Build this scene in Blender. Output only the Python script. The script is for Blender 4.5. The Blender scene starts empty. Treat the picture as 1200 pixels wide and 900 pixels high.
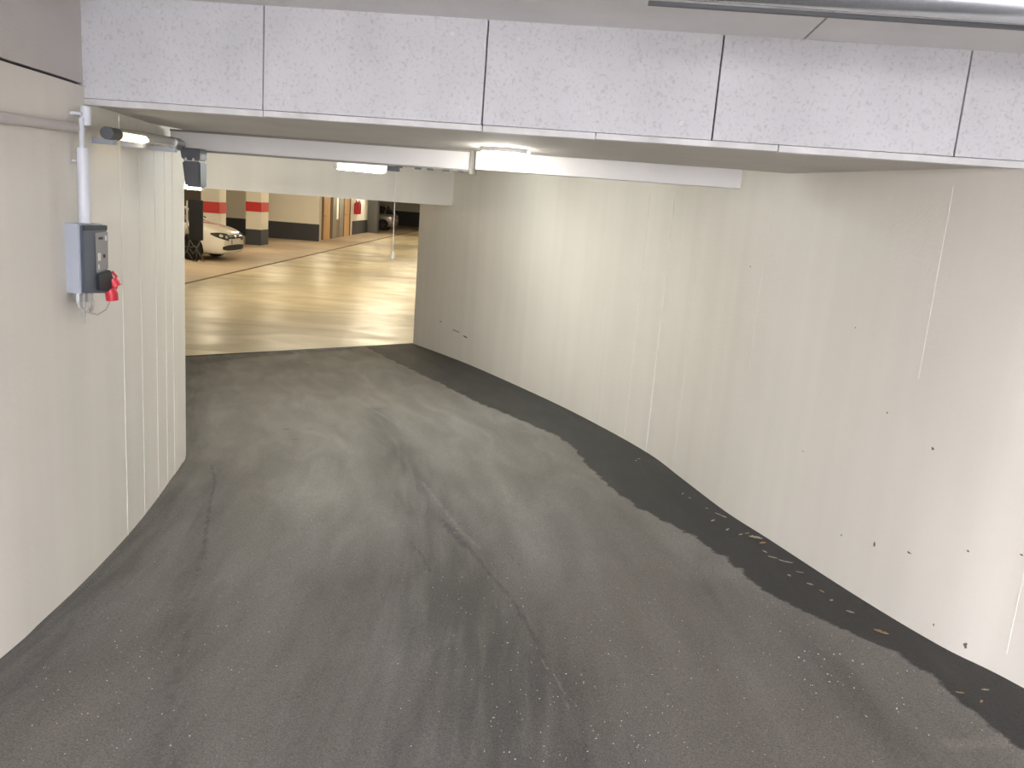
import bpy, bmesh, math, random
import numpy as np
from mathutils import Vector, Matrix
from mathutils.bvhtree import BVHTree
random.seed(7)
SC = bpy.context.scene
COL = SC.collection

# ------------------------------------------------------------------ camera
FOC = 980.0
roll = math.atan(.077); pitch = math.atan(209.4 / FOC)
EYE = Vector((0, 0, 2.15))
Fw = Vector((0, math.cos(pitch), -math.sin(pitch)))
R0 = Vector((1, 0, 0)); U0 = Vector((0, math.sin(pitch), math.cos(pitch)))
Rt = math.cos(roll) * R0 + math.sin(roll) * U0
Up = -math.sin(roll) * R0 + math.cos(roll) * U0
cam = bpy.data.cameras.new('camera'); co = bpy.data.objects.new('camera', cam); COL.objects.link(co)
m = Matrix.Identity(4)
for i in range(3):
    m[i][0] = Rt[i]; m[i][1] = Up[i]; m[i][2] = -Fw[i]; m[i][3] = EYE[i]
co.matrix_world = m
cam.sensor_fit = 'HORIZONTAL'; cam.sensor_width = 36; cam.lens = 36 * FOC / 1200
cam.clip_start = .02; cam.clip_end = 300
SC.camera = co

# ------------------------------------------------------------------ world: an even overcast sky over the open entrance behind the camera
w = bpy.data.worlds.new('overcast'); SC.world = w; w.use_nodes = True
bg = w.node_tree.nodes['Background']
bg.inputs[0].default_value = (.945, .94, 1.0, 1); bg.inputs[1].default_value = 9.0
SC.view_settings.view_transform = 'Standard'; SC.view_settings.look = 'None'
SC.view_settings.exposure = 0.80; SC.view_settings.gamma = 1
SC.view_settings.use_curve_mapping = False
WARM = (1.0, .87, .64)       # colour of the basement lamps
LAMP_GARAGE = 68.0           # emission of the basement tubes
LAMP_BULKHEAD = 45.0
LAMP_RAMP = 45.0
LAMP_SIDE = 1.5

# ------------------------------------------------------------------ materials
def lin(c):
    return tuple(((v / 12.92) if v <= .04045 else ((v + .055) / 1.055) ** 2.4) for v in c)
def rgb(r, g, b): return lin((r / 255, g / 255, b / 255))
def mat(name, col, rough=.6, metal=0, var=0.0, vscale=3.0, bump=0.0, bscale=80.0, emit=None, estr=0, coat=0):
    M = bpy.data.materials.new(name); M.use_nodes = True
    nt = M.node_tree; b = nt.nodes['Principled BSDF']
    b.inputs['Base Color'].default_value = (*col, 1); b.inputs['Roughness'].default_value = rough
    b.inputs['Metallic'].default_value = metal
    if coat: b.inputs['Coat Weight'].default_value = coat; b.inputs['Coat Roughness'].default_value = .05
    if emit:
        b.inputs['Emission Color'].default_value = (*emit, 1); b.inputs['Emission Strength'].default_value = estr
    tc = nt.nodes.new('ShaderNodeTexCoord')
    if var:
        n = nt.nodes.new('ShaderNodeTexNoise'); n.inputs['Scale'].default_value = vscale; n.inputs['Detail'].default_value = 5
        nt.links.new(tc.outputs['Object'], n.inputs['Vector'])
        r = nt.nodes.new('ShaderNodeMapRange'); r.inputs[1].default_value = .3; r.inputs[2].default_value = .7
        r.inputs[3].default_value = 1 - var; r.inputs[4].default_value = 1 + var
        nt.links.new(n.outputs['Fac'], r.inputs[0])
        mx = nt.nodes.new('ShaderNodeVectorMath'); mx.operation = 'SCALE'; mx.inputs[0].default_value = col
        nt.links.new(r.outputs[0], mx.inputs['Scale']); nt.links.new(mx.outputs[0], b.inputs['Base Color'])
    if bump:
        n = nt.nodes.new('ShaderNodeTexNoise'); n.inputs['Scale'].default_value = bscale; n.inputs['Detail'].default_value = 4
        nt.links.new(tc.outputs['Object'], n.inputs['Vector'])
        bp = nt.nodes.new('ShaderNodeBump'); bp.inputs['Strength'].default_value = bump; bp.inputs['Distance'].default_value = .01
        nt.links.new(n.outputs['Fac'], bp.inputs['Height']); nt.links.new(bp.outputs[0], b.inputs['Normal'])
    return M

def wall_mat(name, col):
    """painted concrete with faint upright formwork stripes and blotches"""
    M = mat(name, col, .55, bump=.12, bscale=55)
    nt = M.node_tree; b = nt.nodes['Principled BSDF']; L = nt.links
    tc = nt.nodes.new('ShaderNodeTexCoord')
    mp = nt.nodes.new('ShaderNodeMapping'); mp.inputs['Scale'].default_value = (3.2, 3.2, .12)
    n = nt.nodes.new('ShaderNodeTexNoise'); n.inputs['Scale'].default_value = 1.5; n.inputs['Detail'].default_value = 3
    L.new(tc.outputs['Object'], mp.inputs[0]); L.new(mp.outputs[0], n.inputs['Vector'])
    n2 = nt.nodes.new('ShaderNodeTexNoise'); n2.inputs['Scale'].default_value = 1.1; n2.inputs['Detail'].default_value = 6
    L.new(tc.outputs['Object'], n2.inputs['Vector'])
    a = nt.nodes.new('ShaderNodeMath'); a.operation = 'ADD'; L.new(n.outputs['Fac'], a.inputs[0]); L.new(n2.outputs['Fac'], a.inputs[1])
    r = nt.nodes.new('ShaderNodeMapRange'); r.inputs[1].default_value = .7; r.inputs[2].default_value = 1.3
    r.inputs[3].default_value = .95; r.inputs[4].default_value = 1.04; L.new(a.outputs[0], r.inputs[0])
    mx = nt.nodes.new('ShaderNodeVectorMath'); mx.operation = 'SCALE'; mx.inputs[0].default_value = col
    L.new(r.outputs[0], mx.inputs['Scale']); L.new(mx.outputs[0], b.inputs['Base Color'])
    return M

M_wall = wall_mat('painted_concrete', (.74, .70, .635))
M_wall_upper = mat('grey_plaster', (.58, .54, .52), .8, var=.05, bump=.15)
M_ridge = mat('ridge_paint', (.76, .73, .675), .5)
M_ceil = mat('ceiling_board', (.72, .71, .71), .8, var=.04, bump=.1)
M_soffit = mat('soffit_board', (.60, .57, .53), .8, var=.05, bump=.1)
M_trim = mat('edge_trim', (.70, .69, .69), .6, var=.15, vscale=9, bump=.3, bscale=30)
M_white_metal = mat('white_steel', (.70, .68, .67), .5, var=.03)
M_grey_metal = mat('galvanised_steel', (.52, .53, .56), .35, .8, var=.08, vscale=12)
M_steel = mat('polished_steel', (.62, .66, .74), .22, .9)
M_dark = mat('dark_grey_plastic', (.085, .09, .10), .5)
M_darker = mat('near_black', (.010, .011, .014), .55)
M_black = mat('black_rubber', (.014, .014, .014), .7)
M_pipe = mat('grey_plastic_pipe', (.66, .68, .74), .35)
M_box_side = mat('light_grey_cast', (.38, .41, .47), .45)
M_box_front = mat('slate_cover', (.075, .09, .125), .4)
M_label = mat('taupe_label', (.27, .25, .24), .5)
M_rim = mat('alloy_grey', (.13, .13, .13), .4, .3)
M_red = mat('red_plastic', (.62, .03, .05), .4)
M_redband = mat('red_paint', (.58, .035, .03), .5)
M_cable = mat('grey_cable', (.42, .40, .38), .5)
M_brass = mat('worn_gland', (.30, .30, .29), .4, .4)
M_cream = mat('cream_paint', (.80, .765, .67), .6, var=.04, vscale=.6)
M_dado = mat('charcoal_paint', (.045, .048, .055), .6)
M_darkcol = mat('dark_grey_paint', (.11, .11, .11), .6)
M_wood = mat('light_wood_door', (.74, .47, .23), .5, var=.06)
M_brown = mat('brown_frame', (.24, .15, .09), .5)
M_greyframe = mat('grey_frame', (.27, .25, .22), .5)
M_joint = mat('brown_floor_joint', (.10, .055, .03), .7)
M_carwhite = mat('white_car_paint', (.80, .78, .72), .25, coat=1)
M_carsilver = mat('silver_car_paint', (.42, .40, .38), .3, .5, coat=1)
M_glass_dark = mat('tinted_glass', (.02, .022, .025), .08)
M_chrome = mat('chrome', (.8, .8, .8), .12, 1)
M_lens = mat('lamp_lens', (.55, .56, .55), .08)
M_tail = mat('tail_light', (.5, .02, .02), .2)
M_plate = mat('plate_white', (.62, .61, .58), .4)
M_bluestrip = mat('plate_blue', (.02, .05, .25), .4)
M_leaf = mat('dry_leaf', (.40, .25, .12), .8, var=.3, vscale=40)
M_leafpale = mat('pale_leaf_bit', (.42, .38, .30), .8, var=.3, vscale=40)
M_grit = mat('pale_grit', (.62, .61, .60), .35)
M_spot = mat('mud_splash', (.14, .12, .10), .8)
M_diff_day = mat('lit_diffuser_white', (.9, .9, .9), .4, emit=(1.0, .97, .88), estr=LAMP_BULKHEAD)
M_diff_ramp = mat('lit_tube_white', (.9, .9, .9), .4, emit=(1.0, .96, .85), estr=LAMP_RAMP)
M_diff_fill = mat('fill_tube_cool', (.9, .9, .9), .4, emit=(.96, 1.0, .97), estr=62)  # glow of the fill tubes added in the passage
M_diff_warm = mat('lit_tube_warm', (.9, .85, .7), .4, emit=WARM, estr=LAMP_GARAGE)
M_diff_side = mat('lit_tube_cream', (.9, .85, .7), .4, emit=(1.0, .86, .52), estr=LAMP_SIDE)
M_tubeclear = mat('grey_tube_cover', (.50, .49, .46), .15)

def chip_mat():
    M = mat('wood_chip_board', (.62, .62, .65), .85)
    nt = M.node_tree; b = nt.nodes['Principled BSDF']; L = nt.links
    tc = nt.nodes.new('ShaderNodeTexCoord')
    a = nt.nodes.new('ShaderNodeTexNoise'); a.inputs['Scale'].default_value = 75; a.inputs['Detail'].default_value = 6; a.inputs['Distortion'].default_value = .4
    c = nt.nodes.new('ShaderNodeTexNoise'); c.inputs['Scale'].default_value = 3.5; c.inputs['Detail'].default_value = 4
    for x in (a, c): L.new(tc.outputs['Object'], x.inputs['Vector'])
    r = nt.nodes.new('ShaderNodeValToRGB'); e = r.color_ramp.elements
    e[0].position = .30; e[0].color = (.55, .54, .55, 1); e[1].position = .47; e[1].color = (.66, .66, .69, 1)
    L.new(a.outputs['Fac'], r.inputs[0])
    r2 = nt.nodes.new('ShaderNodeMapRange'); r2.inputs[1].default_value = .3; r2.inputs[2].default_value = .7; r2.inputs[3].default_value = .93; r2.inputs[4].default_value = 1.05
    L.new(c.outputs['Fac'], r2.inputs[0])
    mx = nt.nodes.new('ShaderNodeVectorMath'); mx.operation = 'SCALE'; L.new(r.outputs[0], mx.inputs[0]); L.new(r2.outputs[0], mx.inputs['Scale'])
    L.new(mx.outputs[0], b.inputs['Base Color'])
    bp = nt.nodes.new('ShaderNodeBump'); bp.inputs['Strength'].default_value = .5; bp.inputs['Distance'].default_value = .004
    L.new(a.outputs['Fac'], bp.inputs['Height']); L.new(bp.outputs[0], b.inputs['Normal'])
    return M
M_chip = chip_mat()

def asphalt_mat():
    M = bpy.data.materials.new('worn_asphalt'); M.use_nodes = True
    nt = M.node_tree; b = nt.nodes['Principled BSDF']; L = nt.links; N = nt.nodes.new
    tc = N('ShaderNodeTexCoord')
    def noise(s, d=5, dist=0, scale=None):
        n = N('ShaderNodeTexNoise'); n.inputs['Scale'].default_value = s; n.inputs['Detail'].default_value = d; n.inputs['Distortion'].default_value = dist
        if scale:
            mp = N('ShaderNodeMapping'); mp.inputs['Scale'].default_value = scale; L.new(tc.outputs['Object'], mp.inputs[0]); L.new(mp.outputs[0], n.inputs['Vector'])
        else: L.new(tc.outputs['Object'], n.inputs['Vector'])
        return n.outputs['Fac']
    def rng(x, a, c, d, e):
        r = N('ShaderNodeMapRange'); r.inputs[1].default_value = a; r.inputs[2].default_value = c; r.inputs[3].default_value = d; r.inputs[4].default_value = e
        L.new(x, r.inputs[0]); return r.outputs[0]
    def mth(op, x, y):
        q = N('ShaderNodeMath'); q.operation = op
        for i, v in enumerate((x, y)):
            if isinstance(v, (int, float)): q.inputs[i].default_value = v
            else: L.new(v, q.inputs[i])
        return q.outputs[0]
    def mix(f, c1, c2):
        q = N('ShaderNodeMix'); q.data_type = 'RGBA'
        L.new(f, q.inputs[0])
        for i, v in ((6, c1), (7, c2)):
            if isinstance(v, tuple): q.inputs[i].default_value = (*v, 1)
            else: L.new(v, q.inputs[i])
        return q.outputs[2]
    def attr(n):
        q = N('ShaderNodeAttribute'); q.attribute_name = n; return q.outputs['Fac']
    cxyz = N('ShaderNodeCombineXYZ'); L.new(attr('lat'), cxyz.inputs[0]); L.new(attr('lon'), cxyz.inputs[1])
    def streak(sx, sy, d=5, dist=0):
        mp = N('ShaderNodeMapping'); mp.inputs['Scale'].default_value = (sx, sy, 1); L.new(cxyz.outputs[0], mp.inputs[0])
        n = N('ShaderNodeTexNoise'); n.inputs['Scale'].default_value = 1; n.inputs['Detail'].default_value = d; n.inputs['Distortion'].default_value = dist
        L.new(mp.outputs[0], n.inputs['Vector']); return n.outputs['Fac']
    st1 = streak(2.6, .35, 4); st2 = streak(16, 1.6, 5, .4)
    big = noise(.45, 2); mid = streak(5, 1.3, 6, .5); fine = noise(120, 3); grain = noise(330, 2)
    base = mix(rng(big, .35, .65, 0, 1), ASPH_A, ASPH_B)
    base = mix(rng(mid, .3, .7, 0, .35), base, (.11, .103, .095))
    base = mix(rng(st1, .40, .66, 0, .50), base, (.115, .102, .085))
    # darker patches / tyre worn band / wall dirt plus painted shade (wall base, ramp foot)
    dk = mth('ADD', attr('stain_shade'), mth('MULTIPLY', mth('SUBTRACT', st2, .5), mth('MULTIPLY', attr('stain_shade'), 2.2)))
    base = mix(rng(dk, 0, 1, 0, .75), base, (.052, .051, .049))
    # cracks: narrow
    ck = mth('ADD', attr('crack'), mth('MULTIPLY', mth('SUBTRACT', noise(22, 4), .5), .9))
    base = mix(rng(ck, .42, .95, 0, .8), base, (.042, .040, .038))
    rd = mth('ADD', attr('ridge'), mth('MULTIPLY', mth('SUBTRACT', noise(30, 4), .5), .7))
    base = mix(rng(rd, .5, 1.0, 0, .55), base, (.23, .215, .195))
    # new dark strip along the right wall, ragged edge
    sd = mth('ADD', attr('strip'), mth('ADD', mth('MULTIPLY', mth('SUBTRACT', noise(9, 5), .5), .10), mth('MULTIPLY', mth('SUBTRACT', noise(45, 4), .5), .03)))
    base = mix(rng(sd, -.004, .012, 0, 1), base, mix(rng(mid, .3, .7, 0, 1), (.024, .024, .024), (.045, .043, .041)))
    # coarse and fine asphalt grain
    g = rng(grain, .3, .75, .55, 1.6); g2 = rng(fine, .3, .7, .80, 1.22)
    mx = N('ShaderNodeVectorMath'); mx.operation = 'SCALE'; L.new(base, mx.inputs[0]); L.new(mth('MULTIPLY', g, g2), mx.inputs['Scale'])
    L.new(mx.outputs[0], b.inputs['Base Color'])
    b.inputs['Roughness'].default_value = .7
    L.new(rng(mid, .3, .7, .62, .85), b.inputs['Roughness'])
    bp = N('ShaderNodeBump'); bp.inputs['Strength'].default_value = .55; bp.inputs['Distance'].default_value = .006
    L.new(mth('ADD', fine, mth('MULTIPLY', grain, .6)), bp.inputs['Height']); L.new(bp.outputs[0], b.inputs['Normal'])
    return M
ASPH_A = (.215, .207, .196); ASPH_B = (.170, .156, .140)
M_asph = asphalt_mat()

def epoxy_mat(name, c1, c2, r1, r2):
    M = bpy.data.materials.new(name); M.use_nodes = True
    nt = M.node_tree; b = nt.nodes['Principled BSDF']; L = nt.links; N = nt.nodes.new
    tc = N('ShaderNodeTexCoord'); mp = N('ShaderNodeMapping'); mp.inputs['Scale'].default_value = (.55, 1.0, 1)
    mp.inputs['Rotation'].default_value = (0, 0, -.5)
    L.new(tc.outputs['Object'], mp.inputs[0])
    n = N('ShaderNodeTexNoise'); n.inputs['Scale'].default_value = 1.1; n.inputs['Detail'].default_value = 6; n.inputs['Distortion'].default_value = 1.0
    L.new(mp.outputs[0], n.inputs['Vector'])
    r = N('ShaderNodeValToRGB'); e = r.color_ramp.elements; e[0].position = .35; e[1].position = .62
    e[0].color = (*c1, 1); e[1].color = (*c2, 1); L.new(n.outputs['Fac'], r.inputs[0]); L.new(r.outputs[0], b.inputs['Base Color'])
    q = N('ShaderNodeMapRange'); q.inputs[1].default_value = .35; q.inputs[2].default_value = .65; q.inputs[3].default_value = r1; q.inputs[4].default_value = r2
    L.new(n.outputs['Fac'], q.inputs[0]); L.new(q.outputs[0], b.inputs['Roughness'])
    return M
M_epoxy = epoxy_mat('glossy_lane_coating', (.40, .34, .21), (.52, .45, .29), .46, .32)
M_bay = epoxy_mat('matt_bay_coating', (.42, .33, .23), (.48, .38, .27), .5, .42)

# ------------------------------------------------------------------ geometry helpers
def link(name, bm, m, parent=None, smooth=False, weld=False):
    me = bpy.data.meshes.new(name)
    if parent is not None and 'org' in parent.keys():
        pass
    bmesh.ops.recalc_face_normals(bm, faces=bm.faces)
    if parent is not None: bmesh.ops.translate(bm, verts=bm.verts, vec=-world_loc(parent))
    bm.to_mesh(me); bm.free(); me.materials.append(m)
    if smooth:
        me.shade_smooth() if smooth is True else me.shade_smooth()
        if smooth != True: me.set_sharp_from_angle(angle=smooth)
    o = bpy.data.objects.new(name, me); COL.objects.link(o)
    if parent is not None: o.parent = parent
    return o
def world_loc(o):
    v = Vector((0, 0, 0))
    while o is not None: v += o.location; o = o.parent
    return v
def thing(name, loc, label, cat, group=None):
    o = bpy.data.objects.new(name, None); COL.objects.link(o); o.location = loc
    o.empty_display_size = .05
    return tag(o, label, cat, group)
def tag(o, label, cat, group=None):
    o['label'] = label; o['category'] = cat
    if group: o['group'] = group
    return o
def struct(o, label=None):
    o['kind'] = 'structure'
    if label: o['label'] = label
    return o
def box(bm, lo, hi, bev=0):
    x0, y0, z0 = lo; x1, y1, z1 = hi
    r = bmesh.ops.create_cube(bm, size=1, matrix=Matrix.Translation(((x0 + x1) / 2, (y0 + y1) / 2, (z0 + z1) / 2)) @ Matrix.Diagonal((x1 - x0, y1 - y0, z1 - z0, 1)))
    if bev: bmesh.ops.bevel(bm, geom=list({e for v in r['verts'] for e in v.link_edges}), offset=bev, segments=2, affect='EDGES', profile=.6)
def obox(bm, P, t, n, ln, dp, z0, z1, bev=0):
    """box: start corner P (x,y), along t by ln, along n by dp"""
    a = Vector((P[0], P[1])); t = Vector(t); n = Vector(n)
    q = [a, a + t * ln, a + t * ln + n * dp, a + n * dp]
    vs = [bm.verts.new((p.x, p.y, z)) for z in (z0, z1) for p in q]
    fs = [(0, 1, 2, 3), (7, 6, 5, 4)] + [(i, i + 4, (i + 1) % 4 + 4, (i + 1) % 4) for i in range(4)]
    fc = [bm.faces.new([vs[i] for i in f]) for f in fs]
    if bev: bmesh.ops.bevel(bm, geom=list({e for f in fc for e in f.edges}), offset=bev, segments=2, affect='EDGES', profile=.6)
def tube(bm, pts, r, seg=12, caps=True):
    pts = [Vector(p) for p in pts]; rings = []
    rs = r if isinstance(r, (list, tuple)) else [r] * len(pts)
    pu = None
    for i, p in enumerate(pts):
        d = (pts[min(i + 1, len(pts) - 1)] - pts[max(i - 1, 0)]).normalized()
        u = (pu - d * pu.dot(d)) if pu else d.orthogonal()
        u.normalize(); v = d.cross(u); pu = u
        rings.append([bm.verts.new(p + (u * math.cos(a) + v * math.sin(a)) * rs[i]) for a in [2 * math.pi * k / seg for k in range(seg)]])
    for a, b in zip(rings, rings[1:]):
        for k in range(seg): bm.faces.new((a[k], a[(k + 1) % seg], b[(k + 1) % seg], b[k]))
    if caps: bm.faces.new(rings[0][::-1]); bm.faces.new(rings[-1])
def B(): return bmesh.new()
def catmull(P, n=8):
    P = [Vector(p) for p in P]; Q = [P[0] * 2 - P[1]] + P + [P[-1] * 2 - P[-2]]; out = []
    for i in range(1, len(Q) - 2):
        for k in range(n):
            t = k / n
            out.append(.5 * ((2 * Q[i]) + (Q[i + 1] - Q[i - 1]) * t + (2 * Q[i - 1] - 5 * Q[i] + 4 * Q[i + 1] - Q[i + 2]) * t * t + (-Q[i - 1] + 3 * Q[i] - 3 * Q[i + 1] + Q[i + 2]) * t ** 3))
    out.append(P[-1]); return out

# ------------------------------------------------------------------ plan
END_N = (-.65359, .75684); END_C = 10.378; H0 = .55
def gz(x, y): return max(0.0, H0 * (1 - (END_N[0] * x + END_N[1] * y) / END_C))
LW = catmull([(-1.84, -3.6), (-1.82, -2.6), (-1.795, 0), (-1.79, 1.6), (-1.804, 2.774), (-1.825, 3.088), (-1.86, 3.49), (-1.937, 4.07), (-2.029, 4.588), (-2.129, 5.067), (-2.20, 5.405), (-2.298, 5.736), (-2.80, 6.9), (-3.48, 8.55), (-4.20, 10.085)], 6)
RW = catmull([(3.0, -3.6), (2.95, -2.6), (2.80, -.8), (2.58, .9), (2.28, 2.15), (2.02, 2.903), (1.863, 3.22), (1.699, 3.714), (1.502, 4.44), (1.373, 4.901), (1.239, 5.59), (1.103, 6.277), (.789, 7.253), (.362, 8.378), (-.439, 10.24), (-.968, 11.334), (-1.529, 12.391)], 6)
def along(P, y):
    for a, b in zip(P, P[1:]):
        if a.y <= y <= b.y:
            t = (y - a.y) / (b.y - a.y); return a.lerp(b, t), (b - a).normalized()
    return P[-1], (P[-1] - P[-2]).normalized()

# ------------------------------------------------------------------ ramp floor with attributes for stains, painted shade and cracks
def polydist(X, Y, poly):
    d = np.full(X.shape, 1e9)
    for (x0, y0), (x1, y1) in zip(poly, poly[1:]):
        vx, vy = x1 - x0, y1 - y0; L2 = vx * vx + vy * vy
        t = np.clip(((X - x0) * vx + (Y - y0) * vy) / L2, 0, 1)
        d = np.minimum(d, np.hypot(X - x0 - t * vx, Y - y0 - t * vy))
    return d
NU, NV = 220, 900
def resample(P, n):
    P = np.array([(p.x, p.y) for p in P]); s = np.r_[0, np.cumsum(np.hypot(*np.diff(P, axis=0).T))]
    # finer near the camera's view
    q = np.linspace(0, 1, n); q = s[-1] * q
    return np.c_[np.interp(q, s, P[:, 0]), np.interp(q, s, P[:, 1])]
La, Ra = resample(LW, NV), resample(RW, NV)
La = La - np.array([.08, 0]); Ra = Ra + np.array([.08, 0])
La[-1] = (-4.26, 10.03); Ra[-1] = (-1.47, 12.44)
u = np.linspace(0, 1, NU)[None, :]
X = La[:, 0:1] * (1 - u) + Ra[:, 0:1] * u; Y = La[:, 1:2] * (1 - u) + Ra[:, 1:2] * u
Z = np.maximum(0, H0 * (1 - (END_N[0] * X + END_N[1] * Y) / END_C))
strip = [(-2.204, 11.952), (-1.725, 10.926), (-.987, 9.433), (-.322, 8.04), (.178, 7.166), (.39, 6.779), (.5, 6.443), (.6, 5.797), (.704, 5.306), (.805, 4.991), (.904, 4.757), (1.038, 4.52), (1.184, 4.108), (1.258, 3.736), (1.381, 3.487), (1.53, 3.279), (1.65, 3.141), (1.692, 3.007), (1.716, 2.792), (1.754, 2.579), (1.85, 2.3), (2.3, 1.2), (2.8, -1), (3, -6)][::-1]
sa = np.array(strip); xs = np.interp(Y, sa[:, 1], sa[:, 0])
A_strip = (X - xs) * .8
Z = Z + np.clip((A_strip + .03) / .06, 0, 1) * .004
crackL = [(-2.003, 5.438), (-1.84, 5.054), (-1.717, 4.633), (-1.578, 4.208), (-1.461, 3.851), (-1.384, 3.543), (-1.285, 3.198), (-1.181, 2.911), (-1.113, 2.665), (-1.028, 2.359), (-.98, 2.188), (-.8, 1.2)]
def soft(d, wd): return np.exp(-(d / wd) ** 2)
jit = lambda P: P
A_crack = np.maximum.reduce([
    soft(polydist(X, Y, crackL[:5]), .016) * .85, soft(polydist(X, Y, crackL[4:]), .045) * .52,
    soft(polydist(X, Y, [(-.342, 4.542), (-.168, 4.128), (-.055, 3.817), (.075, 3.494), (.157, 3.184), (.183, 3.075)]), .018) * .8,
    soft(polydist(X, Y, [(-.54, 4.275), (-.417, 4.036), (-.322, 3.765)]), .012) * .75,
    soft(polydist(X, Y, [(-.314, 4.444), (-.238, 4.274), (-.176, 4.123)]), .035) * .95,
    soft(polydist(X, Y, [(-.9, 6.9), (-.86, 6.4)]), .012) * .6,
    soft(polydist(X, Y, [(.05, 4.05), (.11, 3.9)]), .012) * .7,
    soft(polydist(X, Y, [(-1.83, 6.574), (-1.79, 6.574)]), .022), soft(polydist(X, Y, [(-1.64, 6.611), (-1.61, 6.611)]), .018) * .9, soft(polydist(X, Y, [(-1.67, 6.247), (-1.64, 6.247)]), .018) * .9])
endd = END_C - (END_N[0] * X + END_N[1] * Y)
A_ridge = np.maximum.reduce([
    soft(polydist(X, Y, [(-1.682, 8.278), (-1.229, 7.427), (-.911, 6.848)]), .035) * .75,
    soft(polydist(X, Y, [(-.54, 5.254), (-.385, 4.822), (-.22, 4.357), (-.10, 4.10)]), .024) * .85,
    soft(polydist(X, Y, [(.188, 2.971), (.257, 2.785), (.285, 2.606)]), .012) * .9,
    soft(polydist(X, Y, [(1.25, 3.35), (1.36, 3.14), (1.48, 2.98)]), .03) * .65,
    soft(polydist(X, Y, [(1.55, 2.50), (1.72, 2.52), (1.9, 2.62)]), .05) * .9])
band = [(-1.242, 7.502), (-.608, 5.344), (-.228, 3.884), (.032, 2.956), (.222, 2.277), (.4, 1.5)]
ld = [(-3.483, 9.508), (-2.722, 7.182), (-2.154, 5.524), (-1.816, 4.316), (-1.633, 3.421), (-1.573, 2.874), (-1.551, 2.365), (-1.5, 0)][::-1]
la = np.array(ld); xl = np.interp(Y, la[:, 1], la[:, 0])
bw = .12 + .20 * np.clip((7.5 - Y) / 5, 0, 1)
A_stain_shade = np.clip(soft(polydist(X, Y, band), bw) * .75
    + .85 / (1 + np.exp((X - xl) / .09)) + soft(polydist(X, Y, crackL), .15) * .42  # along the left wall: dirt together with painted contact shade
    + .95 / (1 + np.exp((endd - .22 - .3 * np.clip((-2.2 - X) / 1.5, 0, 1) ** 2) / .05)) * np.clip((-1.9 - X) / .5, 0, 1)  # shadow at the ramp foot, painted in as darkening
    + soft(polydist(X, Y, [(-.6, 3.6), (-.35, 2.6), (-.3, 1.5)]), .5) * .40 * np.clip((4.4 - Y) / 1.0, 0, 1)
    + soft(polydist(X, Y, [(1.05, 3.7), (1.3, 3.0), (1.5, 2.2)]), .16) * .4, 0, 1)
me = bpy.data.meshes.new('floor')
V = np.stack([X, Y, Z], -1).reshape(-1, 3)
idx = np.arange(NU * NV).reshape(NV, NU)
Fc = np.stack([idx[:-1, :-1], idx[:-1, 1:], idx[1:, 1:], idx[1:, :-1]], -1).reshape(-1, 4)
me.vertices.add(len(V)); me.vertices.foreach_set('co', V.ravel().astype(np.float32))
me.loops.add(Fc.size); me.loops.foreach_set('vertex_index', Fc.ravel().astype(np.int32))
me.polygons.add(len(Fc)); me.polygons.foreach_set('loop_start', np.arange(0, Fc.size, 4, dtype=np.int32))
me.update(calc_edges=True); me.shade_smooth()
A_lat = (X - La[:, 0:1]) ; A_lon = np.broadcast_to(np.r_[0, np.cumsum(np.hypot(*np.diff((La + Ra) / 2, axis=0).T))][:, None], X.shape)
for nme, arr in (('lat', A_lat), ('lon', np.ascontiguousarray(A_lon)), ('strip', A_strip), ('crack', A_crack), ('ridge', A_ridge), ('stain_shade', A_stain_shade)):
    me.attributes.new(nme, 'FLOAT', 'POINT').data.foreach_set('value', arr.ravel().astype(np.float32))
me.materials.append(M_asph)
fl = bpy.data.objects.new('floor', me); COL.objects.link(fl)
struct(fl, 'dark worn asphalt ramp curving down between the white walls')

# street apron behind the camera
bm = B(); zz = H0 * (1 + (.757 * 2.6) / END_C)
vs = [bm.verts.new(p) for p in ((-12, -3.55, .72), (12, -3.55, .72), (16, -30, 1.6), (-16, -30, 1.6))]; bm.faces.new(vs)
struct(link('floor', bm, mat('street_asphalt', (.22, .22, .22), .8)), 'street surface outside the ramp entrance')

# ------------------------------------------------------------------ walls
def wall_strip(bm, P, off, z0, z1, th=.25, side=-1, closed=True):
    """solid wall whose room face follows P shifted by off; the body grows to the side"""
    n = len(P); F_, K_ = [], []
    for i, p in enumerate(P):
        d = (P[min(i + 1, n - 1)] - P[max(i - 1, 0)]).normalized(); nn = Vector((-d.y, d.x)) * (-side)
        F_.append(p - nn * off); K_.append(p - nn * (off + th))
    g = [[bm.verts.new((q.x, q.y, z)) for q in F_] for z in (z0, z1)] + [[bm.verts.new((q.x, q.y, z)) for q in K_] for z in (z1, z0)]
    for a in range(4):
        A, C = g[a], g[(a + 1) % 4]
        for i in range(n - 1): bm.faces.new((A[i], A[i + 1], C[i + 1], C[i]))
    bm.faces.new([g[a][0] for a in range(4)]); bm.faces.new([g[a][-1] for a in range(4)])
SM = math.radians(35)
bm = B(); wall_strip(bm, LW, 0, -.2, 2.497, side=1)
wl = struct(link('wall_left', bm, M_wall, smooth=SM), 'cream painted concrete wall curving away on the left of the ramp')
bm = B(); wall_strip(bm, RW, 0, -.2, 2.90, side=-1)
wr = struct(link('wall_right', bm, M_wall, smooth=SM), 'long cream painted concrete wall bending along the right of the ramp')
near = [p for p in LW if p.y < 3.7]
bm = B(); wall_strip(bm, near, .004, 2.509, 3.0, side=1)
struct(link('wall_upper_left', bm, M_wall_upper, smooth=SM), 'grey plaster strip above the joint of the left wall')
bm = B(); wall_strip(bm, near, .03, 2.49, 2.515, th=.1, side=1)
struct(link('trim_1', bm, M_darker), 'dark open joint between left wall and upper plaster')

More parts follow.
